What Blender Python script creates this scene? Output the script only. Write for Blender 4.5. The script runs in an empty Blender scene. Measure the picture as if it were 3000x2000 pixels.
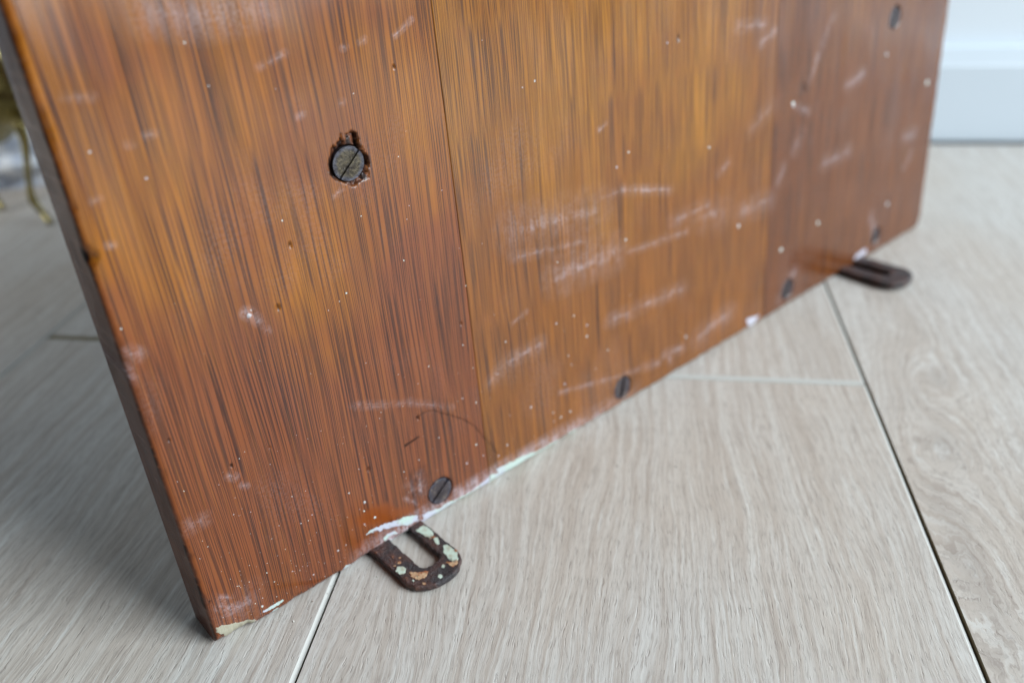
import bpy, bmesh, math, random
import numpy as np
from mathutils import Matrix, Vector
random.seed(7)
rng = np.random.default_rng(5)
S = bpy.context.scene
C = S.collection

# ---------------------------------------------------------------- camera
cam = bpy.data.cameras.new('camera')
co = bpy.data.objects.new('camera', cam); C.objects.link(co)
R2 = Vector((0.99126, 0.12685, -0.03637)); U2 = Vector((-0.03368, 0.50967, 0.85971)); F = Vector((-0.12759, 0.85097, -0.50949))
M = Matrix((R2, U2, -F)).transposed().to_4x4(); M.translation = Vector((0, 0, 0.25))
co.matrix_world = M
cam.sensor_width = 36.0
cam.lens = 36.0 * 2506.8 / 3000.0
cam.clip_start = 0.01; cam.clip_end = 100
cam.dof.use_dof = True
cam.dof.focus_distance = 0.305
cam.dof.aperture_fstop = cam.lens / 6.0            # a 6 mm opening
S.camera = co

# ---------------------------------------------------------------- room light
w = bpy.data.worlds.new('World'); S.world = w; w.use_nodes = True
bg = w.node_tree.nodes['Background']
bg.inputs[0].default_value = (0.62, 0.72, 0.86, 1); bg.inputs[1].default_value = 0.036

def area(name, loc, look, sx, sy, power, col):
    l = bpy.data.lights.new(name, 'AREA'); l.shape = 'RECTANGLE'; l.size = sx; l.size_y = sy
    l.energy = power; l.color = col
    o = bpy.data.objects.new(name, l); C.objects.link(o)
    o.location = loc
    o.rotation_euler = (Vector(look) - Vector(loc)).to_track_quat('-Z', 'Y').to_euler()
    return o
area('window_light', (3.1, -0.45, 1.90), (0, 0.3, 0.35), 2.0, 3.4, 300, (0.86, 0.945, 1.0))
lf = area('cloth_fill_light', (-1.15, 0.12, 0.45), (-0.60, 0.69, 0.03), 0.35, 0.35, 1.0, (0.92, 0.96, 1.0)); lf.data.spread = math.radians(75)  # added fill lamp aimed at the cloth; no window stands there
S.view_settings.view_transform = 'Standard'; S.view_settings.look = 'None'
S.view_settings.exposure = 0; S.view_settings.gamma = 1
S.render.engine = 'CYCLES'

# ---------------------------------------------------------------- node helper
class V:
    def __init__(s, g, k): s.g = g; s.k = k
    def _m(s, op, o, rev=False): return s.g.math(op, o, s) if rev else s.g.math(op, s, o)
    def __add__(s, o): return s._m('ADD', o)
    def __radd__(s, o): return s._m('ADD', o)
    def __sub__(s, o): return s._m('SUBTRACT', o)
    def __rsub__(s, o): return s._m('SUBTRACT', o, True)
    def __mul__(s, o): return s._m('MULTIPLY', o)
    def __rmul__(s, o): return s._m('MULTIPLY', o)
class G:
    def __init__(s, name):
        s.m = bpy.data.materials.new(name); s.m.use_nodes = True
        s.t = s.m.node_tree; s.b = s.t.nodes['Principled BSDF']
    def n(s, ty): return s.t.nodes.new(ty)
    def put(s, inp, v):
        if isinstance(v, V): s.t.links.new(v.k, inp)
        elif isinstance(v, (tuple, list)): inp.default_value = tuple(v) + ((1,) if len(v) == 3 and inp.type == 'RGBA' else ())
        else: inp.default_value = v
    def math(s, op, a, b=0.0, clamp=False):
        q = s.n('ShaderNodeMath'); q.operation = op; q.use_clamp = clamp
        s.put(q.inputs[0], a); s.put(q.inputs[1], b); return V(s, q.outputs[0])
    def clamp(s, a): return s.math('ADD', a, 0.0, True)
    def step(s, a, lo, hi):
        q = s.n('ShaderNodeMapRange'); q.interpolation_type = 'SMOOTHSTEP'
        s.put(q.inputs[0], a); q.inputs[1].default_value = lo; q.inputs[2].default_value = hi
        return V(s, q.outputs[0])
    def xyz(s, out='Object'):
        t = s.n('ShaderNodeTexCoord'); q = s.n('ShaderNodeSeparateXYZ'); s.t.links.new(t.outputs[out], q.inputs[0])
        return [V(s, q.outputs[i]) for i in range(3)]
    def vec(s, x, y, z=0.0):
        q = s.n('ShaderNodeCombineXYZ')
        for i, a in enumerate((x, y, z)): s.put(q.inputs[i], a)
        return V(s, q.outputs[0])
    def noise(s, v, scale=1.0, detail=2.0, rough=0.5, dist=0.0):
        q = s.n('ShaderNodeTexNoise'); s.put(q.inputs['Vector'], v)
        q.inputs['Scale'].default_value = scale; q.inputs['Detail'].default_value = detail
        q.inputs['Roughness'].default_value = rough; q.inputs['Distortion'].default_value = dist
        return V(s, q.outputs[0])
    def attr(s, name):
        q = s.n('ShaderNodeAttribute'); q.attribute_name = name; return V(s, q.outputs['Fac'])
    def rand(s):
        q = s.n('ShaderNodeObjectInfo'); return V(s, q.outputs['Random'])
    def mix(s, f, a, b, mode='MIX'):
        q = s.n('ShaderNodeMix'); q.data_type = 'RGBA'; q.blend_type = mode
        s.put(q.inputs[0], f); s.put(q.inputs[6], a); s.put(q.inputs[7], b); return V(s, q.outputs[2])
    def bump(s, h, dist, strength=1.0):
        q = s.n('ShaderNodeBump'); s.put(q.inputs['Height'], h)
        q.inputs['Distance'].default_value = dist; q.inputs['Strength'].default_value = strength
        return V(s, q.outputs[0])
    def set(s, **k):
        for a, v in k.items(): s.put(s.b.inputs[a.replace('_', ' ')], v)
        return s.m

# ---------------------------------------------------------------- materials
def wood(name, light, mid, dark, seed, fleck, redden):
    g = G(name); x, y, z = g.xyz(); x0 = x
    x = x + seed
    w1 = g.noise(g.vec(x * 14, y * 3.2, z * 14), 1, 2)
    w2 = g.noise(g.vec(x * 60, y * 9, z * 60), 1, 2)
    xx = x + (w1 - .5) * .012 + (w2 - .5) * .0022
    s0 = g.noise(g.vec(xx * 38, y * 1.6, z * 38), 1, 3, .6)
    s1 = g.noise(g.vec(xx * 520, y * 8.0, z * 520), 1, 3, .6)
    s2 = g.noise(g.vec(xx * 1700, y * fleck * 2.4, z * 1700), 1, 2, .6)
    s3 = g.noise(g.vec(xx * 2700, y * fleck * 2.0, z * 2700), 1, 0, .5)
    blotch = g.noise(g.vec(x * 17, y * 14, z * 17), 1, 3, .55)
    c = g.mix(g.step(s0, .3, .7), light, mid)
    c = g.mix(g.step(s1, .38, .68) * .5, c, mid)
    c = g.mix(g.step(blotch + g.step(y, .17, .06) * .28, .42, .72) * .80, c, redden)
    c = g.mix(g.step(s1 * .45 + s2 * .55, .50, .66) * (.24 if seed else .16), c, dark)
    c = g.mix(g.step(s3, .47, .56) * g.math('ADD', g.step(s1 * .5 + s0 * .5, .36, .60) * .35, .65) * (.82 if seed else .86), c, dark)
    c = g.mix(g.step(.95 - s2, .50, .66) * .22, c, light)
    # resin stain, dirt and dark areas, scuffs and painted sheen, old paint, torn wood: marks with a shape of their own
    rs = g.clamp(g.attr('resin') + (g.noise(g.vec(x * 260, y * 160), 1, 3) - .5) * .9)
    c = g.mix(rs * .75, c, (.20, .045, .006))
    grit = g.noise(g.vec(x * 900, y * 900), 1, 3, .7)
    band = g.noise(g.vec(xx * 500, y * 60), 1, 2)
    sc = g.clamp(g.attr('scuff_sheen') * g.step(grit * .6 + band * .4, .34, .66))
    haze = g.noise(g.vec(x * 22, y * 17, 3.0), 1, 3, .6)
    sc = g.clamp(sc + g.step(haze, .50, .80) * .06 * g.step(grit, .4, .6))
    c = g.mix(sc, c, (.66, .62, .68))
    torn = g.attr('torn')
    c = g.mix(g.clamp(torn), c, g.mix(g.step(band, .42, .6), (.014, .005, .003), (.13, .046, .022)))
    dk = g.clamp(g.attr('dark') * g.step(g.noise(g.vec(x * 500, y * 500), 1, 2), .25, .5))
    c = g.mix(dk, c, (.012, .007, .006))
    pn = g.noise(g.vec(x * 420, y * 420, z * 420), 1, 4, .65)
    pm = g.step(g.attr('paint') + (pn - .5) * 3.2, -.08, .12)
    pcol = g.mix(g.step(g.noise(g.vec(x * 90, y * 90, z * 90), 1, 3), .42, .6), (.44, .54, .49), (.45, .46, .54))
    pcol = g.mix(g.step(x0, .25, .31), pcol, (.47, .47, .54))
    pcol = g.mix(g.step(x0, .017, .014), pcol, (.36, .34, .26))
    pcol = g.mix(g.step(g.noise(g.vec(x * 700, y * 700, z * 300), 1, 3), .56, .7) * .6, pcol, (.30, .24, .18))
    c = g.mix(pm * .96, c, pcol)
    g.set(Base_Color=c)
    rough = .38 + blotch * .12 + sc * .35 + torn * .25 + pm * .35
    g.set(Roughness=g.clamp(rough), Specular_IOR_Level=.06)
    g.set(Coat_Weight=g.clamp(.78 - pm - dk * .8 - sc - torn * .3), Coat_Roughness=.17, Coat_IOR=1.5)
    wavy = g.noise(g.vec(x * 26, y * 9, z * 26), 1, 2)
    h = wavy * 1.1 + s1 * .10 + s2 * .05 - s3 * .03 + pm * .09 + torn * band * .5
    g.set(Normal=g.bump(h, .0016, .75))
    q = g.bump(wavy * 1.8 + s1 * .05 + s3 * .02 + pm * .09, .0016, .8)
    g.put(g.b.inputs['Coat Normal'], q)
    return g.m
M_left = wood('varnished_wood_red', (.315, .112, .006), (.21, .060, .005), (.024, .008, .006), 0.0, 9, (.165, .042, .017))
M_mid = wood('varnished_wood_amber', (.325, .130, .011), (.225, .080, .008), (.042, .015, .007), 3.1, 13, (.21, .067, .011))
M_right = wood('varnished_wood_brown', (.22, .078, .011), (.13, .040, .009), (.035, .012, .007), 7.7, 13, (.14, .042, .012))

def plank_mat(name, knotty):
    g = G(name); x, y, z = g.xyz(); r = g.rand() * (0 if knotty else 40)
    x0, y0 = x, y
    x = x + r; 
    w1 = g.noise(g.vec(x * 7, y * 2.4, r), 1, 3, .55)
    xw = x + (w1 - .5) * .05
    if knotty:
        for (kx, ky, sg, amp, st) in KNOTS:
            dx = x0 - kx; dy = (y0 - ky) * st
            d2 = dx * dx + dy * dy
            fall = g.math('POWER', 2.718, d2 * (-1.0 / (sg * sg)))
            rad = g.math('SQRT', d2 + .000004)
            xw = xw + fall * (rad * 1.0 - dx) * amp
    w2 = g.noise(g.vec(xw * 50, y * 22, r), 1, 4, .65)
    xw = xw + (w2 - .5) * (.0075 if knotty else .0045)
    if knotty: xw = xw + (g.noise(g.vec(x * 260, y * 110, r), 1, 3, .6) - .5) * .0042
    rings = g.noise(g.vec(xw * (430 if knotty else 230), y * 2.0, r), 1, 4, .65)
    mid_ = g.noise(g.vec(xw * 760, y * 26, r), 1, 4, .65)
    fine = g.noise(g.vec(xw * 2300, y * 120, r), 1, 3, .6)
    pore = g.noise(g.vec(xw * 1400, y * 130, r + 5), 1, 2, .5)
    cloud = g.noise(g.vec(x * 9, y * 4, r + 9), 1, 3, .5)
    c = g.mix(g.step(cloud, .35, .65), (.515, .465, .41), (.54, .522, .49))
    c = g.mix(g.step(rings, .44, .62) * .50, c, (.40, .335, .28))
    c = g.mix(g.step(1.0 - rings, .52, .66) * .35, c, (.63, .62, .58))
    c = g.mix(g.step(mid_, .50, .66) * .52, c, (.31, .262, .225))
    c = g.mix(g.step(1.0 - mid_, .53, .68) * .46, c, (.67, .68, .655))
    c = g.mix(g.step(fine, .50, .68) * .52, c, (.25, .21, .185))
    c = g.mix(g.step(pore, .60, .70) * .30, c, (.26, .215, .19))
    if knotty:
        for (kx, ky, sg, amp, st) in KNOTS:
            dx = x0 - kx; dy = (y0 - ky) * st
            k = g.math('POWER', 2.718, (dx * dx + dy * dy) * (-9.0 / (sg * sg)))
            c = g.mix(k * .35, c, (.26, .225, .20))
    g.set(Base_Color=c, Roughness=.42 + rings * .14, Specular_IOR_Level=.42)
    g.set(Normal=g.bump(mid_ * .6 + fine * .4 - g.step(pore, .6, .7) * .7, .0004, .5))
    return g.m
KNOTS = [(.0, .0, .03, 1.0, .6)]

def simple(name, col, rough=.5, metal=0.0, **k):
    g = G(name); g.set(Base_Color=col, Roughness=rough, Metallic=metal, **k); return g.m

# ---------------------------------------------------------------- mesh helpers
def link(name, me, mats, parent=None):
    o = bpy.data.objects.new(name, me); C.objects.link(o)
    for m in (mats if isinstance(mats, (list, tuple)) else [mats]):
        if m.name not in [q.name for q in me.materials if q]: me.materials.append(m)
    if parent is not None: o.parent = parent
    return o
def empty(name, loc=(0, 0, 0)):
    o = bpy.data.objects.new(name, None); C.objects.link(o); o.location = loc; o.empty_display_size = .02
    return o
def tag(o, label=None, cat=None, group=None, kind=None):
    for k, v in (('label', label), ('category', cat), ('group', group), ('kind', kind)):
        if v: o[k] = v
    return o
def smooth(me, ang=None):
    for p in me.polygons: p.use_smooth = True
def from_bm(bm, name):
    me = bpy.data.meshes.new(name); bm.to_mesh(me); bm.free(); return me
def box_bm(x0, x1, y0, y1, z0, z1):
    bm = bmesh.new(); bmesh.ops.create_cube(bm, size=1)
    for v in bm.verts: v.co = Vector((x0 + (v.co.x + .5) * (x1 - x0), y0 + (v.co.y + .5) * (y1 - y0), z0 + (v.co.z + .5) * (z1 - z0)))
    return bm

def vnoise(x, y, seed=0):
    r = np.random.default_rng(seed); T = r.random((256, 256))
    xi = np.floor(x).astype(int); yi = np.floor(y).astype(int); fx = x - xi; fy = y - yi
    fx = fx * fx * (3 - 2 * fx); fy = fy * fy * (3 - 2 * fy)
    a = T[xi % 256, yi % 256]; b_ = T[(xi + 1) % 256, yi % 256]; c_ = T[xi % 256, (yi + 1) % 256]; d_ = T[(xi + 1) % 256, (yi + 1) % 256]
    return (a * (1 - fx) + b_ * fx) * (1 - fy) + (c_ * (1 - fx) + d_ * fx) * fy

def sdpoly(px, py, poly):
    """signed distance, positive inside"""
    P = np.array(poly, float); best = np.full(px.shape, 1e9); ins = np.zeros(px.shape, bool)
    for i in range(len(P)):
        ax, ay = P[i]; bx, by = P[(i + 1) % len(P)]
        ex, ey = bx - ax, by - ay; L = ex * ex + ey * ey + 1e-12
        t = np.clip(((px - ax) * ex + (py - ay) * ey) / L, 0, 1)
        best = np.minimum(best, np.hypot(px - ax - t * ex, py - ay - t * ey))
        cond = ((ay > py) != (by > py))
        xs = ax + (py - ay) * ex / (ey if abs(ey) > 1e-9 else 1e-9)
        ins ^= cond & (px < xs)
    return np.where(ins, best, -best)

# ---------------------------------------------------------------- floor
floor = tag(empty('floor'), kind='structure')
XL, PW = -0.10878, 0.23434
BV, BD, GAP = .0019, .0016, .0003        # bevel width and depth, gap
M_plank = plank_mat('pale_oak_laminate', False)
wall_y = 0.789
M_bevel = simple('pale_bevel', (.50, .50, .47), .5); M_side_dark = simple('dark_plank_side', (.22, .19, .12), .85)  # coloured by facing: left-facing sides dark brown, bevels pale
def plank_mesh(wd, ln, dark_end=False):
    """a plank centred on its own origin, top at z = 0; its +x side and both ends carry a pale bevel, its -x side stands plumb"""
    a, b_ = wd / 2, ln / 2
    #      left x        right x        end y       z
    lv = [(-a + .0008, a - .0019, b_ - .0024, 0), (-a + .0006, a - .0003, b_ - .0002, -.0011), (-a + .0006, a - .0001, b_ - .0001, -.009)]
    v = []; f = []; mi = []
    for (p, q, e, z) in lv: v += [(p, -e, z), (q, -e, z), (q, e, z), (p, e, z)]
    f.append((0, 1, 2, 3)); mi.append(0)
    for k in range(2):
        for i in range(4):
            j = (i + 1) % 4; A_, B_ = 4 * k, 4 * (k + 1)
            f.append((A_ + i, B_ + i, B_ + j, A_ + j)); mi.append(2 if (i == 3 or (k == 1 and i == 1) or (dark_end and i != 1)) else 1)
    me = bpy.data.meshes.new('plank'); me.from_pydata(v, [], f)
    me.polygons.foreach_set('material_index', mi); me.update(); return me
def add_plank(x0, y0, y1, mat, label=None):
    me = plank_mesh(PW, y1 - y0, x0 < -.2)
    o = link('plank', me, [mat, M_bevel, M_side_dark], floor); o.location = (x0 + PW / 2, (y0 + y1) / 2, 0)
    if label: o['label'] = label
    return o
joints = {-1: .40428, 0: .38721}
for i in range(-9, 11):
    x0 = XL + i * PW
    if i == 1:
        y0, y1 = -.46, wall_y - .006
        cy = (y0 + y1) / 2; cx = x0 + PW / 2
        KNOTS = [(.163 - cx, .396 - cy, .016, .8, .55), (.149 - cx, .338 - cy, .019, .6, .5), (.137 - cx, .262 - cy, .022, .7, .18)]
        add_plank(x0, y0, y1, plank_mat('knotty_oak_laminate', True), 'plank with swirling knots in its grain')
        add_plank(x0, -1.75, -.46, M_plank); continue
    j = joints.get(i, random.uniform(-.6, .65))
    ys = [j - 1.29 * 2, j - 1.29, j, wall_y - .006] if j < .5 else [j - 2.58, j - 1.29, j, wall_y - .006]
    for a_, b_ in zip(ys[:-1], ys[1:]):
        add_plank(x0, a_, b_, M_plank)
sub = tag(link('subfloor', from_bm(box_bm(-2.4, 2.6, -2.4, wall_y + .3, -.03, -.0092), 'subfloor'), simple('dark_underlay', (.05, .045, .035), .9), floor))

# ---------------------------------------------------------------- wall and skirting
g = G('white_wall_paint'); x, y, z = g.xyz()
g.set(Base_Color=(.74, .81, .87), Roughness=.6, Normal=g.bump(g.noise(g.vec(x * 300, y * 300, z * 300), 1, 3), .0004, .3)); M_wall = g.m
wall = tag(link('wall', from_bm(box_bm(-2.4, 2.6, wall_y + .014, wall_y + .12, -.03, 2.4), 'wall'), M_wall), kind='structure')
sk_root = tag(empty('skirting_board', (0, wall_y, 0)), 'white painted skirting board running along the foot of the wall', 'skirting')
prof = [(0, .0010), (0, .0655), (.0012, .0672), (.0052, .0800), (.0135, .0808), (.0135, .0010)]
v = []; f = []
for xx in (-2.4, 2.6):
    for (yy, zz) in prof: v.append((xx, yy, zz))
n_ = len(prof)
for i in range(n_):
    j = (i + 1) % n_; f.append((i, j, n_ + j, n_ + i))
f += [tuple(range(n_ - 1, -1, -1)), tuple(range(n_, 2 * n_))]
me = bpy.data.meshes.new('skirting'); me.from_pydata(v, [], f); me.update()
link('board', me, simple('skirting_gloss', (.66, .74, .81), .35), sk_root)

# ---------------------------------------------------------------- the panel
A0 = Vector((-0.14112, 0.194, 0.0))
b_ax = Vector((0.65526, 0.75541, 0)); up_ax = Vector((-0.05906, 0.05123, 0.99694)); n_ax = Vector((0.75309, -0.65325, 0.07818))
panel = empty('wooden_panel')
Mp = Matrix((b_ax, up_ax, n_ax)).transposed().to_4x4(); Mp.translation = A0 + Vector((0, 0, .0008))
panel.matrix_world = Mp
tag(panel, 'old varnished wooden panel of three boards leaning above the pale floor, scuffed and paint flecked', 'wooden panel')
WID, THK, HGT = 529.9, 20.4, 480.0           # millimetres from here on, scaled by 0.001
S1, S2 = 129.6, 339.0
SCUFFS=[
(155.8,112.4,203.8,106.7,7.3,0.35),(179.1,84.2,213.9,82.9,7.3,0.50),(154.4,100.6,205.8,92.9,2.1,0.30),(221.0,110.9,256.0,101.3,1.6,0.45),(206.9,110.9,218.2,110.7,1.2,0.35),(257.5,85.6,284.9,85.4,3.0,0.40),(281.5,80.7,296.0,77.5,6.7,0.30),(225.7,79.6,267.6,76.8,1.5,0.40),(210.6,49.6,264.3,47.2,3.0,0.45),(150.9,71.4,159.3,73.9,0.7,0.60),(306.1,167.6,327.6,165.4,2.3,0.50),(324.6,156.7,336.4,161.0,1.9,0.60),(372.6,131.0,380.9,148.7,2.1,0.35),(380.9,148.7,392.1,160.2,2.3,0.30),(412.3,119.9,428.5,123.0,3.5,0.50),(393.0,79.3,420.3,80.3,3.6,0.50),(362.0,95.7,367.6,102.8,3.6,0.35),(496.3,51.7,501.8,59.1,3.2,0.50),(489.9,72.0,504.5,71.4,4.2,0.40),(208.7,140.6,212.8,142.0,0.7,0.50),(359.4,119.3,373.9,112.7,1.6,0.50),(293.4,100.1,302.3,103.4,2.0,0.35),(315.1,73.1,339.2,72.3,5.3,0.35),(355.7,8.7,370.4,20.3,3.4,0.50),(346.8,80.1,352.2,88.4,2.6,0.35),(320.1,115.9,336.8,123.4,3.4,0.25),(457.4,28.5,466.7,10.6,3.6,0.50),(277.4,13.1,306.2,17.6,4.7,0.40),(136.1,49.2,147.2,55.2,2.5,0.35),(147.2,55.2,165.8,55.8,2.6,0.45),(175.3,26.5,218.9,16.2,0.9,0.40),(219.9,16.5,233.7,14.2,1.2,0.50),(233.7,14.2,245.9,11.9,1.7,0.65),(251.1,14.3,265.1,12.4,2.1,0.65),(254.3,13.0,255.3,8.3,1.0,0.60),(95.5,59.6,113.2,47.8,0.7,0.25),(71.1,69.1,92.2,60.0,0.8,0.35),(72.6,67.4,87.2,60.9,0.7,0.30),(92.3,60.5,115.2,47.0,0.9,0.30),(7.3,194.3,14.3,193.2,0.8,0.40),(62.9,192.1,72.4,194.7,0.6,0.60),(113.1,193.4,120.5,197.4,0.5,0.70),(99.3,193.5,101.1,194.1,0.6,0.50),(24.8,180.1,27.7,180.4,0.6,0.40),(19.2,179.0,20.9,178.8,0.6,0.40),(72.6,175.4,74.3,175.9,0.6,0.50),(87.9,176.2,89.5,176.7,0.6,0.40),(79.7,147.1,83.0,148.8,0.4,0.35),(92.6,192.8,94.0,193.0,0.5,0.40),(6.1,166.2,7.9,166.3,0.6,0.40),(6.3,153.2,7.8,152.8,0.6,0.50),(2.9,120.1,5.0,118.5,1.6,0.80),(0.6,115.8,0.4,113.3,1.1,0.80),(0.2,113.4,1.0,111.1,1.1,0.80),(20.7,64.7,22.3,63.2,0.9,0.80),(24.0,58.9,25.4,57.7,0.7,0.80),(4.0,53.7,8.9,53.0,1.0,0.60),(1.4,52.5,5.3,52.9,1.9,0.35),(5.4,19.9,9.6,16.8,1.2,0.50),(2.8,53.7,8.6,53.2,2.0,0.35),(5.6,19.9,9.6,17.7,0.6,0.60),(6.4,12.4,14.0,11.0,6.5,0.33),(3.9,17.1,7.0,14.9,3.9,0.25),(93.8,23.6,93.3,15.3,2.0,0.55),(89.0,22.2,90.5,18.9,2.4,0.25),(85.8,17.6,91.2,11.4,0.6,0.50),(101.5,5.3,109.7,6.9,1.7,0.40),(44.3,115.9,46.3,109.5,0.7,0.40),(40.7,118.9,42.1,116.8,1.4,0.90),(42.9,115.3,43.5,114.6,1.0,0.80),(374.5,132.9,392.3,159.1,1.2,0.30),]
SPECKS=[
(18.9,6.3,0.62),(40.7,6.9,0.42),(33.1,13.7,0.36),(23.8,19.2,0.26),(25.6,13.7,0.27),(52.6,11.2,0.56),(40.9,31.8,0.36),(68.0,25.8,0.66),(66.9,22.0,0.38),(65.8,16.1,0.43),(70.8,16.6,0.58),(18.4,49.5,0.25),(24.3,47.1,0.25),(45.8,32.9,0.31),(40.1,44.7,0.22),(62.3,33.5,0.28),(45.6,44.1,0.18),(28.9,32.1,0.17),(43.9,31.3,0.22),(56.3,11.7,0.28),(39.3,12.3,0.23),(19.8,9.8,0.27),(24.9,6.8,0.22),(16.7,9.2,0.26),(12.4,20.6,0.22),(13.1,20.3,0.22),(18.6,26.3,0.17),(3.3,39.5,0.21),(7.0,42.4,0.21),(4.2,71.5,0.20),(5.2,67.1,0.20),(5.9,45.6,0.16),(14.8,26.1,0.17),(26.6,11.7,0.18),(39.1,5.8,0.18),(45.0,3.0,0.19),(24.9,23.1,0.18),(29.3,23.8,0.18),(23.5,29.1,0.13),(36.2,21.6,0.13),(32.7,24.7,0.22),(33.1,6.1,0.18),(36.0,12.3,0.18),(4.5,11.2,0.22),(4.7,16.7,0.17),(12.9,12.3,0.17),(10.9,25.0,0.17),(8.8,14.7,0.13),(124.4,72.3,0.32),(146.5,64.7,0.44),(106.7,70.1,0.31),(120.6,48.8,0.38),(178.8,29.4,0.67),(157.2,27.1,0.65),(181.2,13.2,0.68),(141.4,14.8,0.58),(124.6,23.7,0.51),(135.8,11.9,0.52),(118.5,17.2,0.51),(106.4,36.6,0.32),(170.3,17.8,0.49),(182.2,42.9,0.42),(183.9,37.4,0.42),(144.8,28.7,0.35),(95.3,31.4,0.27),(127.6,16.3,0.40),(170.3,13.2,0.37),(175.0,13.1,0.49),(208.4,34.8,0.50),(127.2,43.7,0.39),(199.5,28.6,0.44),(21.9,168.7,0.50),(77.4,112.5,0.46),(41.3,117.5,1.00),(59.7,144.7,0.28),(88.6,137.7,0.30),(107.3,154.0,0.31),(123.9,137.3,0.24),(42.6,202.6,0.37),(9.3,179.5,0.48),(102.9,116.4,0.32),(129.4,96.8,0.34),(2.6,128.1,0.32),(42.3,119.1,0.36),(74.1,110.5,0.23),(69.3,108.8,0.23),(93.8,178.4,0.29),(46.4,189.9,0.25),(108.7,135.7,0.24),(357.2,120.6,1.74),(253.8,168.5,0.67),(226.8,126.6,0.68),(218.8,121.8,0.77),(174.1,167.3,0.42),(223.2,86.5,0.81),(311.7,66.3,1.27),(353.9,39.1,1.62),(477.0,31.4,2.15),(176.2,61.7,0.58),(195.3,53.4,0.70),(194.7,47.7,0.71),(267.7,17.9,1.03),(454.6,129.7,1.67),(512.3,102.7,2.10),(167.5,166.1,0.42),(187.4,61.3,0.49),(179.4,90.0,0.47),(392.1,43.8,1.56),(285.0,114.8,0.85),(67.9,25.9,0.77),(70.9,16.5,0.63),(66.9,22.1,0.46),(65.8,16.1,0.47),(62.2,33.6,0.34),(56.3,11.6,0.31),(118.5,17.2,0.51),(68.3,41.5,0.23),(87.5,29.7,0.32),]
POLY={
'tear':[(79.8,157.6),(80.5,160.0),(81.5,161.0),(82.0,163.0),(82.6,164.2),(83.9,162.7),(84.4,164.2),(85.7,164.7),(86.1,166.9),(86.8,166.8),(86.8,164.8),(87.8,164.4),(88.2,166.1),(91.1,166.8),(92.5,165.8),(92.7,163.8),(93.0,161.6),(94.3,159.4),(95.3,157.0),(95.4,155.1),(94.7,152.8),(94.4,149.8),(92.5,149.2),(90.7,149.7),(89.3,148.8),(87.8,148.2),(86.5,149.0),(85.2,150.2),(83.2,150.9),(81.7,152.3),(80.4,153.3),(79.5,155.7)],
'tearwood':[(89.2,165.4),(90.6,165.3),(90.6,163.1),(91.3,161.8),(89.5,162.2),(86.4,162.9),(87.4,164.3)],
'tearwood2':[(91.6,152.2),(92.9,152.4),(94.2,150.6),(93.7,149.3),(92.3,149.3),(91.4,150.8)],
'corner':[(0.7,9.0),(4.2,7.7),(9.3,5.5),(14.9,2.7),(15.1,0.6),(8.1,0.5),(3.2,0.8),(2.6,4.1),(1.4,5.6)],
'chipscratch':[(15.6,3.6),(18.6,3.9),(22.6,4.0),(27.3,3.8),(27.0,3.2),(22.8,2.8),(18.4,3.1)],
'e1':[(53.0,1.2),(54.4,2.6),(56.9,1.1),(62.0,1.3),(61.9,-0.1),(58.1,-1.0),(54.5,0.2),(53.1,0.3)],
'e2':[(20.9,1.2),(22.6,2.1),(24.5,1.7),(24.3,0.7),(21.7,0.4),(19.2,0.4)],
'e3':[(67.9,11.9),(76.1,10.3),(83.7,8.7),(90.1,6.4),(90.0,3.3),(85.8,3.8),(79.4,6.8),(72.1,9.2),(65.4,10.9)],
'e4':[(92.6,4.9),(97.1,4.3),(101.1,3.0),(103.3,3.2),(109.6,0.6),(108.6,-0.4),(103.8,-0.2),(98.5,-0.2),(93.4,0.3)],
'e5':[(109.1,2.5),(117.2,2.0),(122.7,1.5),(128.7,3.5),(130.6,4.6),(135.6,3.0),(139.9,-0.5),(136.2,-1.7),(128.0,-1.5),(119.6,-1.0),(111.4,0.0)],
'e6':[(133.4,5.8),(141.2,5.1),(149.1,4.5),(156.3,3.6),(156.9,1.1),(148.8,1.7),(143.8,0.8),(135.8,0.1)],
'e7':[(157.8,1.3),(162.7,0.6),(161.8,-0.8),(157.9,-1.3)],
'e8':[(206.6,-0.9),(213.4,-0.3),(220.2,-1.4),(219.2,-1.9),(212.3,-2.1)],
'e9':[(319.4,9.3),(328.9,7.3),(340.1,5.1),(329.5,-1.4),(324.4,-1.4),(321.5,4.3)],
'e10':[(438.0,6.5),(447.4,8.9),(459.0,8.8),(460.2,2.9),(448.6,2.1),(435.5,2.8)],
'circ':[(73.1,4.5),(74.8,5.8),(78.1,5.0),(80.0,3.3),(79.1,2.6),(76.5,4.2),(74.9,3.4),(73.3,2.9)],
'resin':[(66.6,21.6),(71.3,22.2),(78.0,20.2),(81.0,15.4),(87.3,12.2),(88.6,8.3),(80.1,10.4),(73.5,11.4),(67.6,13.0),(62.9,16.9),(62.8,20.9)],
'resin2':[(59.6,9.6),(63.7,9.5),(64.8,5.7),(62.0,5.5)],
'dirtB':[(91.0,28.0),(97.9,27.2),(98.8,20.7),(95.8,14.9),(90.9,10.0),(87.8,15.0),(85.7,19.7)],
'notch':[(-0.7,156.5),(0.1,153.6),(1.4,151.7),(0.4,149.8),(-0.5,147.7),(-1.3,148.9),(-1.4,152.7)],
'sheen_top_left':[(30.9,216.3),(69.9,211.1),(70.8,205.3),(48.8,203.9),(32.2,208.2)],
'slit':[(89.8,41.6),(92.2,41.8),(97.1,42.2),(97.3,41.5),(93.7,41.0),(90.0,40.4)],
}
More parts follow.
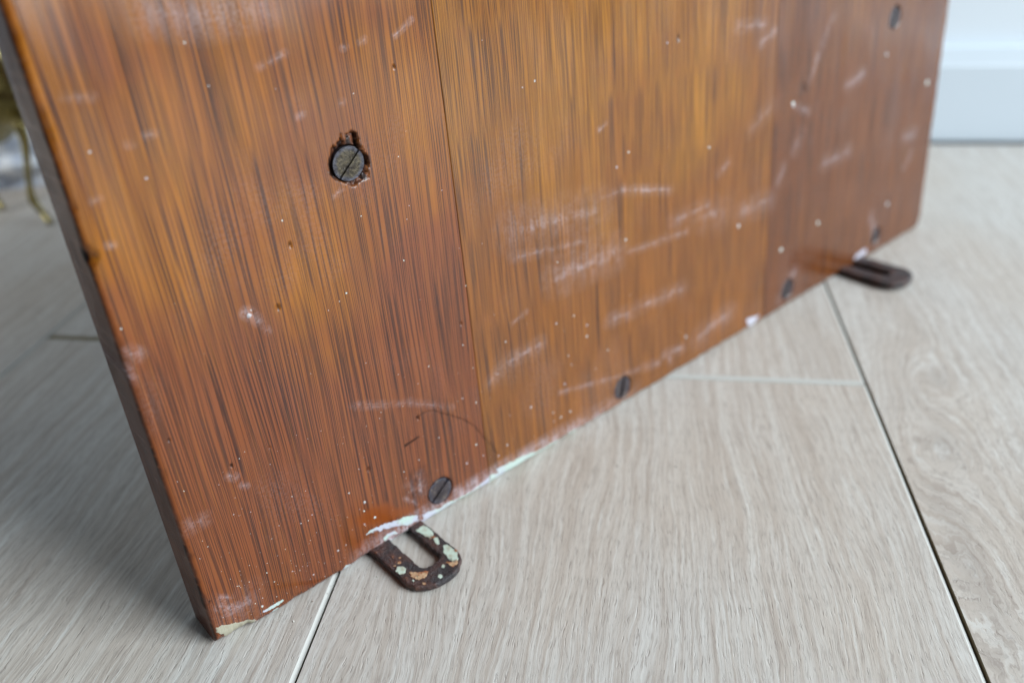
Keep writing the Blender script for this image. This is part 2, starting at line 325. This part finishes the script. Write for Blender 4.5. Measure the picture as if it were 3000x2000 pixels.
DENTS=[
(60.6,136.0,0.65),(51.6,116.7,0.73),(110.9,183.9,0.51),(5.6,87.0,0.35),(22.3,68.1,0.52),(72.2,39.3,0.68),(98.0,50.4,0.70),(124.8,81.8,0.61),(5.8,87.0,0.24),(2.0,20.6,0.21),(261.3,169.3,0.96),(366.7,127.6,1.63),(36.7,68.0,0.38),]
CRACK=[
(97.5,50.9),(99.7,51.0),(102.5,51.2),(106.6,49.6),(109.5,46.8),(112.6,44.6),(115.1,42.6),(117.7,40.5),(120.8,37.8),(122.9,35.4),(124.7,33.2),(126.4,30.4),(128.3,26.3),(130.3,22.8),(132.9,18.8),(135.9,12.6),]

SCREWS = [(87.5, 156.5, 5.9), (103.2, 11.1, 5.9), (218.0, 9.3, 5.7), (363.5, 10.8, 5.7), (466.3, 12.3, 5.2), (460.2, 149.4, 5.9)]

def board(name, u0, u1, du, vtop, dv, mat, rl, rr, seed):
    """solid board: front face as a fine grid that wraps round its edges; coordinates are panel millimetres"""
    def path(lo, hi, d, rlo, rhi, lo_side, hi_side, extra=None):
        P = []
        for s in np.linspace(-THK, 0, lo_side)[:-1]: P.append((lo, s))
        ts = [lo] + [lo + rlo * k for k in (.06, .2, .45, .75, 1)]
        m = np.arange(lo + rlo + d, hi - rhi - d * .5, d) if extra is None else extra
        te = [hi - rhi * k for k in (1, .75, .45, .2, .06)] + [hi]
        for t in ts + list(m) + te: P.append((t, 0.0))
        for s in np.linspace(0, -THK, hi_side)[1:]: P.append((hi, s))
        return np.array(P)
    pu = path(u0, u1, du, rl, rr, 22 if rl > 1 else 4, 4 if rr < 1 else 14)
    vm = np.concatenate([np.arange(1.4 + dv, vtop, dv), np.arange(vtop + 12, HGT - 12, 14.0)])
    pv = path(0, HGT, dv, 1.3, 1.3, 10, 3, vm)
    nu, nv = len(pu), len(pv)
    U, Vv = np.meshgrid(pu[:, 0], pv[:, 0], indexing='ij')
    NU, NV = np.meshgrid(pu[:, 1], pv[:, 1], indexing='ij')
    # edge radii that wander
    def wander(t, s, sc): return vnoise(t / sc + 31.7, t * 0 + s + .5, s)
    rL = rl * (1 + (1.1 * wander(Vv, 3 + seed, 5.0) ** 2 + .5 * wander(Vv, 5 + seed, 1.3)) * (rl > 1))
    rR = rr * (1 + .8 * wander(Vv, 9 + seed, 6.0) * (rr > 1))
    if rl > 1:     # chipped notch in the left edge and small bites
        rL = rL + 2.3 * np.exp(-((Vv - 151.5) / 2.6) ** 2) + 1.0 * np.exp(-((Vv - 187) / 3) ** 2) + .8 * np.exp(-((Vv - 42) / 2) ** 2)
    rB = 1.3 * (1 + 1.2 * wander(U, 17 + seed, 4.0) + .8 * wander(U, 19 + seed, 1.1))
    if seed == 0: rB = rB + 3.2 * np.clip((15.2 - U) / 3, 0, 1) + 1.4 * np.exp(-((U - 62) / 6) ** 2)
    def corner(d, r):
        d = np.clip(d, 0, r); return -(r - np.sqrt(np.maximum(r * r - (r - d) ** 2, 0)))
    nl = np.where(NU < 0, 0, corner(U - u0, rL)); nr = np.where(NU < 0, 0, corner(u1 - U, rR)); nb = np.where(NV < 0, 0, corner(Vv, rB))
    left = U < (u0 + u1) / 2
    rs = np.where(left, rL, rR)
    sideU = np.where(NU < 0, -rs + NU * (THK - rs) / THK, 0)
    rb = np.where(Vv < HGT / 2, rB, 1.0)
    sideV = np.where(NV < 0, -rb + NV * (THK - rb) / THK, 0)
    N = np.minimum.reduce([nl, nr, nb, sideU, sideV])
    front = (NU >= 0) & (NV >= 0)
    # features
    f = front
    scuff_sheen = np.zeros(U.shape); dark = np.zeros(U.shape); resin = np.zeros(U.shape); torn = np.zeros(U.shape); paint = np.full(U.shape, -6.0)
    dep = np.zeros(U.shape)
    sub = []
    for (a, b_, c_, d_, wd, s) in SCUFFS:
        rs_ = random.Random(int(a * 10 + b_ * 7)); L = math.hypot(c_ - a, d_ - b_) + .01; px, py = -(d_ - b_) / L, (c_ - a) / L
        sub.append((a, b_, c_, d_, wd * 2.2 + 1.0, s * .32))
        if wd > 2.5: sub.append((a, b_, c_, d_, wd * .95, s * .62))
        for k in range(4 if wd > 1.2 else 2):
            o1, o2 = rs_.uniform(-.42, .42) * wd, rs_.uniform(-.42, .42) * wd; t0 = rs_.uniform(-.05, .4); t1 = rs_.uniform(.6, 1.05)
            P = [(a + (c_ - a) * t + px * (o1 * (1 - t) + o2 * t + rs_.uniform(-.12, .12) * wd), b_ + (d_ - b_) * t + py * (o1 * (1 - t) + o2 * t)) for t in (t0, (t0 + t1) / 2, t1)]
            for p, q in zip(P[:-1], P[1:]): sub.append((p[0], p[1], q[0], q[1], max(wd * .42, .45), s * rs_.uniform(.45, 1.0)))
    for (a, b_, c_, d_, wd, s) in sub:
        if min(a, c_) - 10 > u1 or max(a, c_) + 10 < u0: continue
        ex, ey = c_ - a, d_ - b_; L = ex * ex + ey * ey + 1e-6
        t = np.clip(((U - a) * ex + (Vv - b_) * ey) / L, 0, 1)
        ds = np.hypot(U - a - t * ex, Vv - b_ - t * ey)
        hw = max(wd / 2, du * .8)
        k = np.clip(1.25 - ds / (hw * 1.25), 0, 1) * (.25 + 1.1 * vnoise(U / 3.1, Vv / 2.3, 77)); scuff_sheen = np.maximum(scuff_sheen, .88 * s * np.minimum(k, 1))
    for key, po in POLY.items():
        P = np.array(po)
        if key in ('e9', 'e10'): po = [tuple(q) for q in (P.mean(0) + (P - P.mean(0)) * .66)]
        if P[:, 0].min() - 6 > u1 or P[:, 0].max() + 6 < u0: continue
        sd = sdpoly(U, Vv, po)
        if key in ('resin', 'resin2'): resin = np.maximum(resin, np.clip(sd / 2.5 + .35, 0, 1))
        elif key == 'dirtB':
            k = np.clip(sd / 4 + .4, 0, 1) * vnoise(U * 1.6, Vv * .7, 5); dark = np.maximum(dark, k * .65)
        elif key == 'sheen_top_left': scuff_sheen = np.maximum(scuff_sheen, np.clip(sd / 9 + .5, 0, 1) * .2)  # glare at the upper left painted into the wood as a soft pale patch
        elif key == 'tear':
            ed = sd + (vnoise(U * 3.5, Vv * .8, 8) - .5) * .9
            k = np.clip(ed / .35, 0, 1)
            rad = np.hypot(U - 87.5, Vv - 156.5)
            deep = 1.0 + 1.1 * vnoise(U * 2.2, Vv * .5, 9) + 1.0 * (U > 91.5) * np.clip((Vv - 150) / 4, 0, 1)
            dep = np.maximum(dep, k * deep)
            torn = np.maximum(torn, k)
            dark = np.maximum(dark, k * np.clip((U - 91.3) / 1.0, 0, 1) * np.clip((Vv - 151.5) / 2, 0, 1) * .95)
            dark = np.maximum(dark, k * np.clip(1 - (rad - 6.0) / .8, 0, 1) * .8)
            edge = np.clip(1 - abs(sd) / .35, 0, 1) * (vnoise(U * 1.5, Vv * 1.5, 12) > .5)
            dark = np.maximum(dark, edge * .8)
        elif key in ('tearwood', 'tearwood2'):
            k = np.clip(sd / .3 + .5, 0, 1); dark *= 1 - k; dep = dep * (1 - .75 * k)
        elif key == 'notch':
            k = np.clip(sd / .5 + .8, 0, 1) * np.where(NU < 0, np.clip((N + 4.5) / 1.5, 0, 1), 1); dark = np.maximum(dark, k)
        elif key == 'slit':
            k = np.clip(sd / .3 + .8, 0, 1); dark = np.maximum(dark, k * .8)
        else:
            paint = np.maximum(paint, sd)
    if rl > 1:
        dark = np.maximum(dark, np.where(NU < 0, .22 + .35 * vnoise(Vv / 9, N / 4, 33), 0)); resin = np.where(NU < 0, .8, resin); resin = np.maximum(resin, np.clip(1.3 - U / 1.6, 0, 1) * .8 * (NU >= 0)); dark = np.maximum(dark, np.clip(1.2 - U / .8, 0, 1) * (.35 + .6 * vnoise(Vv / 5, U * 0, 35)) * (NU >= 0) * (u0 < 1))  # narrow left side and its front edge made darker and redder
    if seed == 0:
        dark = np.maximum(dark, np.clip(1 - abs(Vv - 151.8) / 3.2, 0, 1) * np.clip(1 - (U) / 1.5, 0, 1) * (NU >= 0))
        for _ in range(34):         # black nicks down the narrow left side
            vv = random.choice([random.uniform(2, 60), random.uniform(5, 30), random.uniform(60, 200)]); nn = random.uniform(-12, -2.5); q = random.uniform(.25, .7)
            k = np.clip(1.3 - np.hypot((Vv - vv) / (q * 2.6), (N - nn) / q), 0, 1) * (NU < 0); dark = np.maximum(dark, k)
        k = np.clip(1 - Vv / 7, 0, 1) * (U < 3) * vnoise(Vv * 2, N * 2, 3); dark = np.maximum(dark, k * .35)
    for (a, b_, r) in DENTS:
        r = max(r, du * .9); d2 = np.hypot((U - a) / 1.0, (Vv - b_) / 1.7)
        k = np.clip(1.3 - d2 / r, 0, 1); dark = np.maximum(dark, k * .75); dep = np.maximum(dep, k * .5)
    if u0 < 140:
        cr = np.array(CRACK)
        for (a, b_), (c_, d_) in zip(cr[:-1], cr[1:]):
            ex, ey = c_ - a, d_ - b_; L = ex * ex + ey * ey
            t = np.clip(((U - a) * ex + (Vv - b_) * ey) / L, 0, 1); ds = np.hypot(U - a - t * ex, Vv - b_ - t * ey)
            k = np.clip(1.25 - ds / .5, 0, 1) * (.45 + .55 * (vnoise(U * 1.7, Vv * 1.7, 4) > .42)); dark = np.maximum(dark, k * .62); dep = np.maximum(dep, k * .12)
    for i, (a, b_, r) in enumerate(SCREWS):
        if a < u0 - 8 or a > u1 + 8: continue
        d = np.hypot(U - a, Vv - b_)
        k = np.clip((r + .45 - d) / .35, 0, 1); dep = np.maximum(dep, k * 2.2)
        dark = np.maximum(dark, np.clip((r + .7 - d) / .6, 0, 1) * (.9 if i else .6)); dark = np.maximum(dark, np.clip((r + 2.4 - d) / 2, 0, 1) * .5 * vnoise(U * 1.1, Vv * .8, 55 + i) * (i > 0))
    # thin skirt of dirt and worn paint along the bottom edge
    paint = np.maximum(paint, np.where(NV < 0, -1.0 + 1.2 * vnoise(U / 6, N / 6, 21), -9))
    hgt = 1.2 + 3.2 * vnoise(U / 7, Vv * 0, 71) * np.clip(1 - abs(U - 125) / 75, 0, 1)
    paint = np.maximum(paint, np.where((U > 66) & (U < 185), np.clip(hgt - Vv, -3, .7), -9))
    scuff_sheen = np.maximum(scuff_sheen, .85 * np.clip(1 - Vv / 10, 0, 1) * np.clip((U - 55) / 20, 0, 1) * np.clip((235 - U) / 60, 0, 1) * front * (.4 + vnoise(U / 5, Vv / 2, 72)))
    paint = np.maximum(paint, np.where((Vv < 1.6) & (U > 50) & (U < 250), -.9 + 1.3 * vnoise(U / 4, Vv, 61), -9))
    if u0 < 10: paint = np.where((NV < 0) & (U < 16), .8, paint)
    N = np.where(front, N - dep, N)
    low = vnoise(U / 38, Vv / 55, 40 + seed) - .5
    N = np.where(front, N + low * .10 * np.clip((U - u0) / 3, 0, 1) * np.clip((u1 - U) / 3, 0, 1) * np.clip(Vv / 5, 0, 1), N)
    if u1 > WID - 1:               # rounded lower right corner
        lim = WID - 6 + np.sqrt(np.maximum(1 - (1 - np.clip(Vv / 26, 0, 1)) ** 2, 0)) * 6
        U = np.minimum(U, lim)
    co_ = np.stack([U, Vv, N], -1).reshape(-1, 3) * .001
    me = bpy.data.meshes.new(name)
    me.vertices.add(nu * nv); me.vertices.foreach_set('co', co_.ravel())
    i0 = (np.arange(nu - 1)[:, None] * nv + np.arange(nv - 1)[None]).ravel()
    q = np.stack([i0, i0 + nv, i0 + nv + 1, i0 + 1], 1)
    me.loops.add(q.size); me.loops.foreach_set('vertex_index', q.ravel())
    me.polygons.add(len(q)); me.polygons.foreach_set('loop_start', np.arange(0, q.size, 4)); me.polygons.foreach_set('loop_total', np.full(len(q), 4))
    me.polygons.foreach_set('use_smooth', np.ones(len(q), bool))
    me.update(calc_edges=True); me.validate()
    for nm, arr in (('scuff_sheen', scuff_sheen), ('dark', dark), ('resin', resin), ('torn', torn), ('paint', paint)):
        at = me.attributes.new(nm, 'FLOAT', 'POINT'); at.data.foreach_set('value', arr.ravel().astype(np.float32))
    return link('board', me, mat, panel)

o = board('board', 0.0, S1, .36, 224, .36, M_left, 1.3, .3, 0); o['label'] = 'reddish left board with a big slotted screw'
o = board('board', S1 + .12, S2, .62, 206, .62, M_mid, .3, .3, 40); o['label'] = 'amber middle board'
o = board('board', S2 + .12, WID, .95, 178, .95, M_right, .3, 1.4, 80); o['label'] = 'darker brown right board'

# ---------------------------------------------------------------- screws
def screw_mat(name, c1, c2, metal, rough, spat):
    g = G(name); x, y, z = g.xyz()
    n = g.noise(g.vec(x * 900, y * 900, z * 900), 1, 4, .65); n2 = g.noise(g.vec(x * 260 + 3, y * 260, z * 260), 1, 4, .6)
    n3 = g.noise(g.vec((x + y) * 2600, (x - y) * 300, 0.0), 1, 2)
    c = g.mix(g.step(n * .6 + n3 * .4, .42, .62), c1, c2)
    rad = g.math('SQRT', x * x + y * y)
    c = g.mix(g.step(rad + (n2 - .5) * .003, .0040, .0055) * .75, c, (.060, .062, .085))
    c = g.mix(g.step(n2, .52, .66) * .7, c, (.016, .011, .011))
    if spat: c = g.mix(g.step(n2 * .6 + n * .4, .455, .40) * .75, c, (.24, .19, .14))
    g.set(Base_Color=c, Metallic=metal, Roughness=g.clamp(rough + n * .3 - .1), Normal=g.bump(n * .5 + n2 * 1.2 + n3 * .3, .0005, .8)); return g.m
M_brass_old = screw_mat('tarnished_screw', (.034, .028, .022), (.105, .085, .052), .6, .27, False)
M_screw_dark = screw_mat('dark_varnished_screw', (.030, .023, .027), (.07, .055, .06), .3, .28, True)
def screw_mesh(r, slot_w, ang, depth):
    bm = bmesh.new()
    def solid(pts, z0, z1, bev):
        lo = [bm.verts.new((p[0], p[1], z0)) for p in pts]; hi = [bm.verts.new((p[0], p[1], z1)) for p in pts]
        n = len(pts); top = bm.faces.new(hi); bm.faces.new(lo[::-1])
        for i in range(n): bm.faces.new((lo[i], lo[(i + 1) % n], hi[(i + 1) % n], hi[i]))
        if bev: bmesh.ops.bevel(bm, geom=list(top.edges), offset=bev, segments=2, profile=.6, affect='EDGES')
    h = slot_w / 2; a0 = math.asin(h / r); c, s = math.cos(ang), math.sin(ang)
    for sg in (1, -1):
        pts = []
        for k in range(25):
            t = a0 + (math.pi - 2 * a0) * k / 24
            px, py = r * math.cos(t), r * math.sin(t) * sg
            pts.append((px * c - py * s, px * s + py * c))
        if sg < 0: pts = pts[::-1]
        solid(pts, -depth, 0, r * .055)
    solid([(r * .985 * math.cos(t * math.pi / 16), r * .985 * math.sin(t * math.pi / 16)) for t in range(32)], -depth * 1.6, -depth * .8, 0)
    return from_bm(bm, 'screw')
ang = [math.atan2(163.6 - 151.5, 92.6 - 83.3) if False else .75, .62, 1.3, .9, 1.1, 1.4]
for i, (a, b_, r) in enumerate(SCREWS):
    me = screw_mesh(r * .001, .0015, ang[i], .0011)
    o = link('screw', me, M_brass_old if i == 0 else M_screw_dark, panel)
    o.location = (a * .001, b_ * .001, (-.00015, -.0003, -.0004, -.0003, -.0003, -.0003)[i])
    if i == 0: o['label'] = 'tarnished slotted screw in a splintered hole'; o.rotation_euler = (.05, -.04, 0)

# ---------------------------------------------------------------- paint specks
g = G('dried_paint'); x, y, z = g.xyz()
g.set(Base_Color=g.mix(g.step(g.noise(g.vec(x * 260, y * 260), 1, 2), .42, .58), (.60, .68, .62), (.40, .37, .38)), Roughness=.5); M_paint = g.m
V_ = []; F_ = []
def blob(u, v, r, fac=1.0):
    n = 9; k0 = len(V_); rot = random.random() * 6
    st = random.uniform(.85, 1.3)
    V_.append((u * .001, v * .001, (r * .28 + .06) * .001))
    for ring, (rr, hh) in enumerate(((.62, .22), (1.0, -.08))):
        for i in range(n):
            t = rot + i * 2 * math.pi / n; q = r * rr * random.uniform(.70, 1.25)
            V_.append(((u + q * math.cos(t)) * .001, (v + q * math.sin(t) * st) * .001, (r * hh + .05) * .001))
    for i in range(n):
        j = (i + 1) % n
        F_.append((k0, k0 + 1 + i, k0 + 1 + j)); F_.append((k0 + 1 + i, k0 + 1 + n + i, k0 + 1 + n + j, k0 + 1 + j))
for (u, v, r) in SPECKS:
    if v > 2: blob(u, v, r * .78)
for _ in range(140):
    u = random.triangular(1, 190, 20); v = min(random.expovariate(1 / 34.0) + 3, 190); blob(u, v, random.choice((.07, .09, .11, .15)))
for _ in range(30): blob(random.uniform(5, 330), random.uniform(4, 190), random.choice((.08, .12, .16)))
me = bpy.data.meshes.new('paint_specks'); me.from_pydata(V_, [], F_); me.update(); smooth(me)
o = link('paint_specks', me, M_paint, panel); o['kind'] = 'stuff'

# ---------------------------------------------------------------- hanging brackets (parts of the panel, flat on the floor)
g = G('rusty_bracket_iron'); x, y, z = g.xyz()
n1 = g.noise(g.vec(x * 130, y * 130, z * 130), 1, 5, .65); n2 = g.noise(g.vec(x * 700, y * 700, z * 700), 1, 4, .7)
c = g.mix(g.step(n1, .40, .62), (.015, .010, .013), (.055, .018, .013))
c = g.mix(g.step(n1 * .5 + n2 * .5, .56, .66) * .6, c, (.20, .065, .025))
g.set(Base_Color=c, Roughness=g.clamp(.22 + n2 * .3), Specular_IOR_Level=.7, Normal=g.bump(n1 * 1.0 + n2 * .6, .0016, 1.0)); M_iron = g.m
g = G('mint_paint_chip'); x, y, z = g.xyz()
n2 = g.noise(g.vec(x * 500, y * 500, z * 500), 1, 4, .7)
g.set(Base_Color=g.mix(g.step(n2, .45, .62), (.52, .62, .53), (.42, .43, .33)), Roughness=.6, Normal=g.bump(n2, .0003, .8)); M_mint = g.m
g = G('rust_flake'); x, y, z = g.xyz()
n2 = g.noise(g.vec(x * 450, y * 450, z * 450), 1, 4, .7)
g.set(Base_Color=g.mix(g.step(n2, .42, .6), (.52, .34, .20), (.28, .085, .03)), Roughness=.85, Normal=g.bump(n2, .0006, 1)); M_rust = g.m

def loop_bracket(L, w0, w1, hole0, hole1, holeL, notch=False):
    """outer and inner outlines with the same number of points, a = across, q = outward (mm)"""
    n = 48
    def outline(x0, x1, q1, p):
        cx, hw = (x0 + x1) / 2, (x1 - x0) / 2; r = hw * p
        pts = []
        for k in range(n):
            t = k / (n - 1)
            if t < .35: pts.append((x0, (q1 - r) * t / .35 - 6 * (1 - t / .35)))
            elif t > .65: pts.append((x1, (q1 - r) * (1 - t) / .35 - 6 * (1 - (1 - t) / .35)))
            else:
                a = math.pi * (t - .35) / .3
                e = .9
                ca, sa = math.cos(a), math.sin(a)
                pts.append((cx - hw * math.copysign(abs(ca) ** e, ca), q1 - r + r * abs(sa) ** e))
        return pts
    o_ = outline(w0, w1, L, .84)
    if notch: o_ = [(p[0] - 7.5 * math.exp(-((p[1] - 13) / 4.2) ** 4) * (p[0] > w1 - 2), p[1]) for p in o_]
    return o_, outline(hole0, hole1, holeL, .7)
def bracket_mesh(out, inn, z0, z1, tilt, jit):
    n = len(out); bm = bmesh.new(); rr = random.Random(3)
    def P(p, z, k=0):
        j = [(rr.random() - .5) * jit for _ in range(2)]
        return bm.verts.new(((p[0] + j[0]) * .001, (p[1] + j[1]) * .001, (z + tilt * max(p[1], 0)) * .001))
    ot = [P(p, z1) for p in out]; it = [P(p, z1) for p in inn]
    ob = [bm.verts.new((v.co.x, v.co.y, v.co.z - (z1 - z0) * .001)) for v in ot]; ib = [bm.verts.new((v.co.x, v.co.y, v.co.z - (z1 - z0) * .001)) for v in it]
    for i in range(n - 1):
        bm.faces.new((ot[i], it[i], it[i + 1], ot[i + 1])); bm.faces.new((ob[i], ob[i + 1], ib[i + 1], ib[i]))
        bm.faces.new((ot[i], ot[i + 1], ob[i + 1], ob[i])); bm.faces.new((it[i], ib[i], ib[i + 1], it[i + 1]))
    bm.faces.new((ot[0], ob[0], ib[0], it[0])); bm.faces.new((ot[-1], it[-1], ib[-1], ob[-1]))
    bmesh.ops.recalc_face_normals(bm, faces=bm.faces)
    ed = [e for e in bm.edges if len(e.link_faces) == 2 and e.calc_face_angle() > .9]
    bmesh.ops.bevel(bm, geom=ed, offset=.0007, segments=3, profile=.5, affect='EDGES')
    return from_bm(bm, 'hanging_bracket')
# bracket frame: a along the panel foot, q straight out over the floor, z up; expressed inside the panel's frame
Mb = Matrix((Vector((b_ax.x, b_ax.y, 0)), Vector((.75541, -.65526, 0)), Vector((0, 0, 1)))).transposed().to_4x4(); Mb.translation = A0
def chip(poly, z, th, mat, parent, tilt=0.0, jit=.8):
    jit = min(jit, .12 * (max(p[0] for p in poly) - min(p[0] for p in poly)) + .1)
    rr = random.Random(len(poly) * 13 + int(poly[0][0]))
    P = []
    for i in range(len(poly)):
        a, b_ = poly[i], poly[(i + 1) % len(poly)]
        for t in (0, .2, .4, .6, .8): P.append((a[0] + (b_[0] - a[0]) * t + (rr.random() - .5) * jit, a[1] + (b_[1] - a[1]) * t + (rr.random() - .5) * jit))
    bm = bmesh.new(); cx = sum(p[0] for p in P) / len(P); cy = sum(p[1] for p in P) / len(P)
    hi = [bm.verts.new(((p[0] * .96 + cx * .04) * .001, (p[1] * .96 + cy * .04) * .001, (z + th + tilt * p[1]) * .001)) for p in P]
    lo = [bm.verts.new((p[0] * .001, p[1] * .001, (z - .1 + tilt * p[1]) * .001)) for p in P]
    cv = bm.verts.new((cx * .001, cy * .001, (z + th + tilt * cy) * .001))
    for i in range(len(P)):
        j = (i + 1) % len(P); bm.faces.new((hi[i], hi[j], cv)); bm.faces.new((lo[i], lo[j], hi[j], hi[i]))
    bmesh.ops.recalc_face_normals(bm, faces=bm.faces)
    return link('paint_chip' if mat is M_mint else 'rust_flake', from_bm(bm, 'chip'), mat, parent)
out, inn = loop_bracket(33.2, 66.0, 91.6, 75.2, 84.8, 23.6)
br = link('hanging_bracket', bracket_mesh(out, inn, .7, 3.5, .0, .6), M_iron, panel)
br.matrix_local = Mp.inverted() @ Mb
br['label'] = 'near rusty bracket with flaking mint paint'
chips = [([(86.3, 3.4), (90.3, 3.2), (91.0, 6.7), (90.3, 10.0), (87.7, 11.7), (86.8, 8.5)], M_mint), ([(88.7, 12.0), (90.3, 12.8), (88.6, 16.4), (87.2, 15.9)], M_mint),
 ([(89.0, 18.1), (90.7, 19.2), (90.9, 24.3), (89.2, 28.1), (86.2, 29.0), (85.9, 26.2), (86.6, 21.5)], M_mint), ([(66.9, 16.1), (68.8, 15.0), (70.4, 16.3), (70.7, 18.3), (68.9, 19.8), (66.8, 19.0)], M_mint),
 ([(70.1, 20.6), (72.8, 22.8), (76.0, 25.2), (73.3, 27.2), (70.4, 26.2), (69.3, 23.7)], M_rust), ([(83.9, 26.2), (85.6, 27.6), (88.2, 28.1), (86.9, 30.2), (84.1, 30.1)], M_rust)]
rk = random.Random(4)
for _ in range(13):
    a_, q_ = rk.choice([(rk.uniform(66.8, 74), rk.uniform(5, 26)), (rk.uniform(86, 91), rk.uniform(8, 27)), (rk.uniform(70, 88), rk.uniform(25.5, 31))]); e_ = rk.uniform(.35, .95)
    chips.append(([(a_ + e_ * math.cos(t) * rk.uniform(.6, 1.3), q_ + e_ * math.sin(t) * rk.uniform(.6, 1.6)) for t in (0, 1.05, 2.1, 3.14, 4.2, 5.2)], rk.choice((M_mint, M_rust, M_rust))))
for po, m in chips: chip(po, 3.5, .14, m, br)
out, inn = loop_bracket(38.5, 422.6, 449.4, 431.0, 440.5, 26.0, False)
br2 = link('hanging_bracket', bracket_mesh(out, inn, .4, 4.8, .03, .5), M_iron, panel)
br2.matrix_local = Mp.inverted() @ Mb
br2['label'] = 'far dark bracket near the right end'

# ---------------------------------------------------------------- brass figure and cloth behind
g = G('polished_brass'); x, y, z = g.xyz()
n1 = g.noise(g.vec(x * 60, y * 60, z * 60), 1, 3)
g.set(Base_Color=g.mix(g.step(n1, .4, .6), (.40, .33, .13), (.28, .23, .09)), Metallic=1.0, Roughness=.27, Normal=g.bump(n1, .004, .6)); M_brass = g.m
def tube(name, pts, rad, mat, parent, n=14, sub=6):
    pts = [Vector(p) for p in pts]; P = []; R = []
    for i in range(len(pts) - 1):
        p0 = pts[max(i - 1, 0)]; p1 = pts[i]; p2 = pts[i + 1]; p3 = pts[min(i + 2, len(pts) - 1)]
        for k in range(sub):
            t = k / sub
            P.append(.5 * ((2 * p1) + (p2 - p0) * t + (2 * p0 - 5 * p1 + 4 * p2 - p3) * t * t + (3 * p1 - p0 - 3 * p2 + p3) * t ** 3)); R.append(rad[i] * (1 - t) + rad[i + 1] * t)
    P.append(pts[-1]); R.append(rad[-1]); v = []; f = []
    for i, p in enumerate(P):
        d = (P[min(i + 1, len(P) - 1)] - P[max(i - 1, 0)]).normalized(); a = d.orthogonal().normalized() if i == 0 else (a - d * a.dot(d)).normalized(); c = d.cross(a)
        for k in range(n): t = 2 * math.pi * k / n; v.append(p + (a * math.cos(t) + c * math.sin(t)) * R[i])
    for i in range(len(P) - 1):
        for k in range(n): j = (k + 1) % n; f.append((i * n + k, i * n + j, (i + 1) * n + j, (i + 1) * n + k))
    f += [tuple(range(n - 1, -1, -1)), tuple(range((len(P) - 1) * n, len(P) * n))]
    me = bpy.data.meshes.new(name); me.from_pydata([tuple(q) for q in v], [], f); me.update(); smooth(me)
    return link(name, me, mat, parent)
fig = tag(empty('brass_figurine', (-.47, .585, 0)), 'golden brass figurine on thin bent legs behind the left edge of the panel', 'figurine')
tube('body', [(-.075, .02, .085), (-.045, .012, .088), (-.012, .01, .094), (.010, .012, .088), (.022, .01, .074)], [.024, .034, .036, .026, .006], M_brass, fig, 20)
tube('neck', [(-.002, .012, .100), (.004, .012, .118), (-.004, .012, .136), (-.016, .01, .156), (-.012, .01, .180), (-.028, .01, .192)], [.030, .026, .020, .014, .011, .003], M_brass, fig, 16)
tube('leg', [(.020, -.008, .078), (.022, -.010, .066), (.018, -.010, .050), (.014, -.010, .034), (.012, -.010, .019), (.016, -.010, .010), (.024, -.014, .002)], [.0046, .0034, .0024, .0022, .0032, .0024, .0026], M_brass, fig)
tube('leg', [(-.040, .020, .066), (-.042, .020, .050), (-.046, .020, .034), (-.048, .020, .019), (-.044, .018, .010), (-.036, .014, .002)], [.0046, .0030, .0024, .0032, .0024, .0026], M_brass, fig)

g = G('pale_blue_cloth'); x, y, z = g.xyz()
n1 = g.noise(g.vec(x * 45, y * 45, z * 60), 1, 4, .6)
g.set(Base_Color=g.mix(g.step(n1, .42, .58), (.90, .93, .97), (.50, .57, .70)), Roughness=.9); M_cloth = g.m
N1, N2 = 60, 40; v = []; f = []
for i in range(N1 + 1):
    for j in range(N2 + 1):
        a = 2 * math.pi * i / N1; h = j / N2 * 1.45
        rr = math.cos(min(h, 1.5)) ** .35
        nz = float(vnoise(np.array([i * .35 + 9.]), np.array([j * .3]), 2)[0]) - .5; nz2 = float(vnoise(np.array([i * 1.1]), np.array([j * .5]), 6)[0]) - .5
        k = rr * (1 + nz * .30 + nz2 * .12)
        v.append((math.cos(a) * .135 * k, math.sin(a) * .055 * k, .0 + .085 * math.sin(min(h, 1.5)) * (1 + nz * .3)))
for i in range(N1):
    for j in range(N2): f.append((i * (N2 + 1) + j, (i + 1) * (N2 + 1) + j, (i + 1) * (N2 + 1) + j + 1, i * (N2 + 1) + j + 1))
me = bpy.data.meshes.new('cloth_bundle'); me.from_pydata(v, [], f); me.update(); smooth(me)
cl = link('cloth_bundle', me, M_cloth); cl.location = (-.600, .690, 0)
tag(cl, 'crumpled pale blue cloth lying on the floor behind the brass legs', 'cloth')

# ---------------------------------------------------------------- crumbs of paint and grit fallen by the foot of the panel
v = []; f = []
rc = random.Random(11)
spots = [(.0504, .2308, .0004)]
for _ in range(46):
    t = rc.uniform(.02, .40); q = rc.expovariate(1 / .012) + .002
    p = A0 + b_ax * t + Vector((.75541, -.65526, 0)) * q; spots.append((p.x, p.y, rc.choice((.00018, .00025, .00035, .0005))))
for (px, py, q) in spots:
    k = len(v); rot = rc.random() * 6
    for i in range(5):
        a = rot + i * 1.2566; e = q * rc.uniform(.6, 1.3); v.append((px + e * math.cos(a), py + e * math.sin(a), .00002))
    v.append((px, py, q * rc.uniform(.6, 1.1)))
    f += [(k + i, k + (i + 1) % 5, k + 5) for i in range(5)]
me = bpy.data.meshes.new('crumbs'); me.from_pydata(v, [], f); me.update()
g = G('grit'); x, y, z = g.xyz()
g.set(Base_Color=g.mix(g.step(g.noise(g.vec(x * 300, y * 300), 1, 1), .45, .55), (.10, .05, .03), (.55, .55, .50)), Roughness=.9)
cr_ = link('crumbs', me, g.m)
tag(cr_, 'tiny crumbs of grit and old paint on the pale floor at the foot of the panel', 'crumbs', kind='stuff')
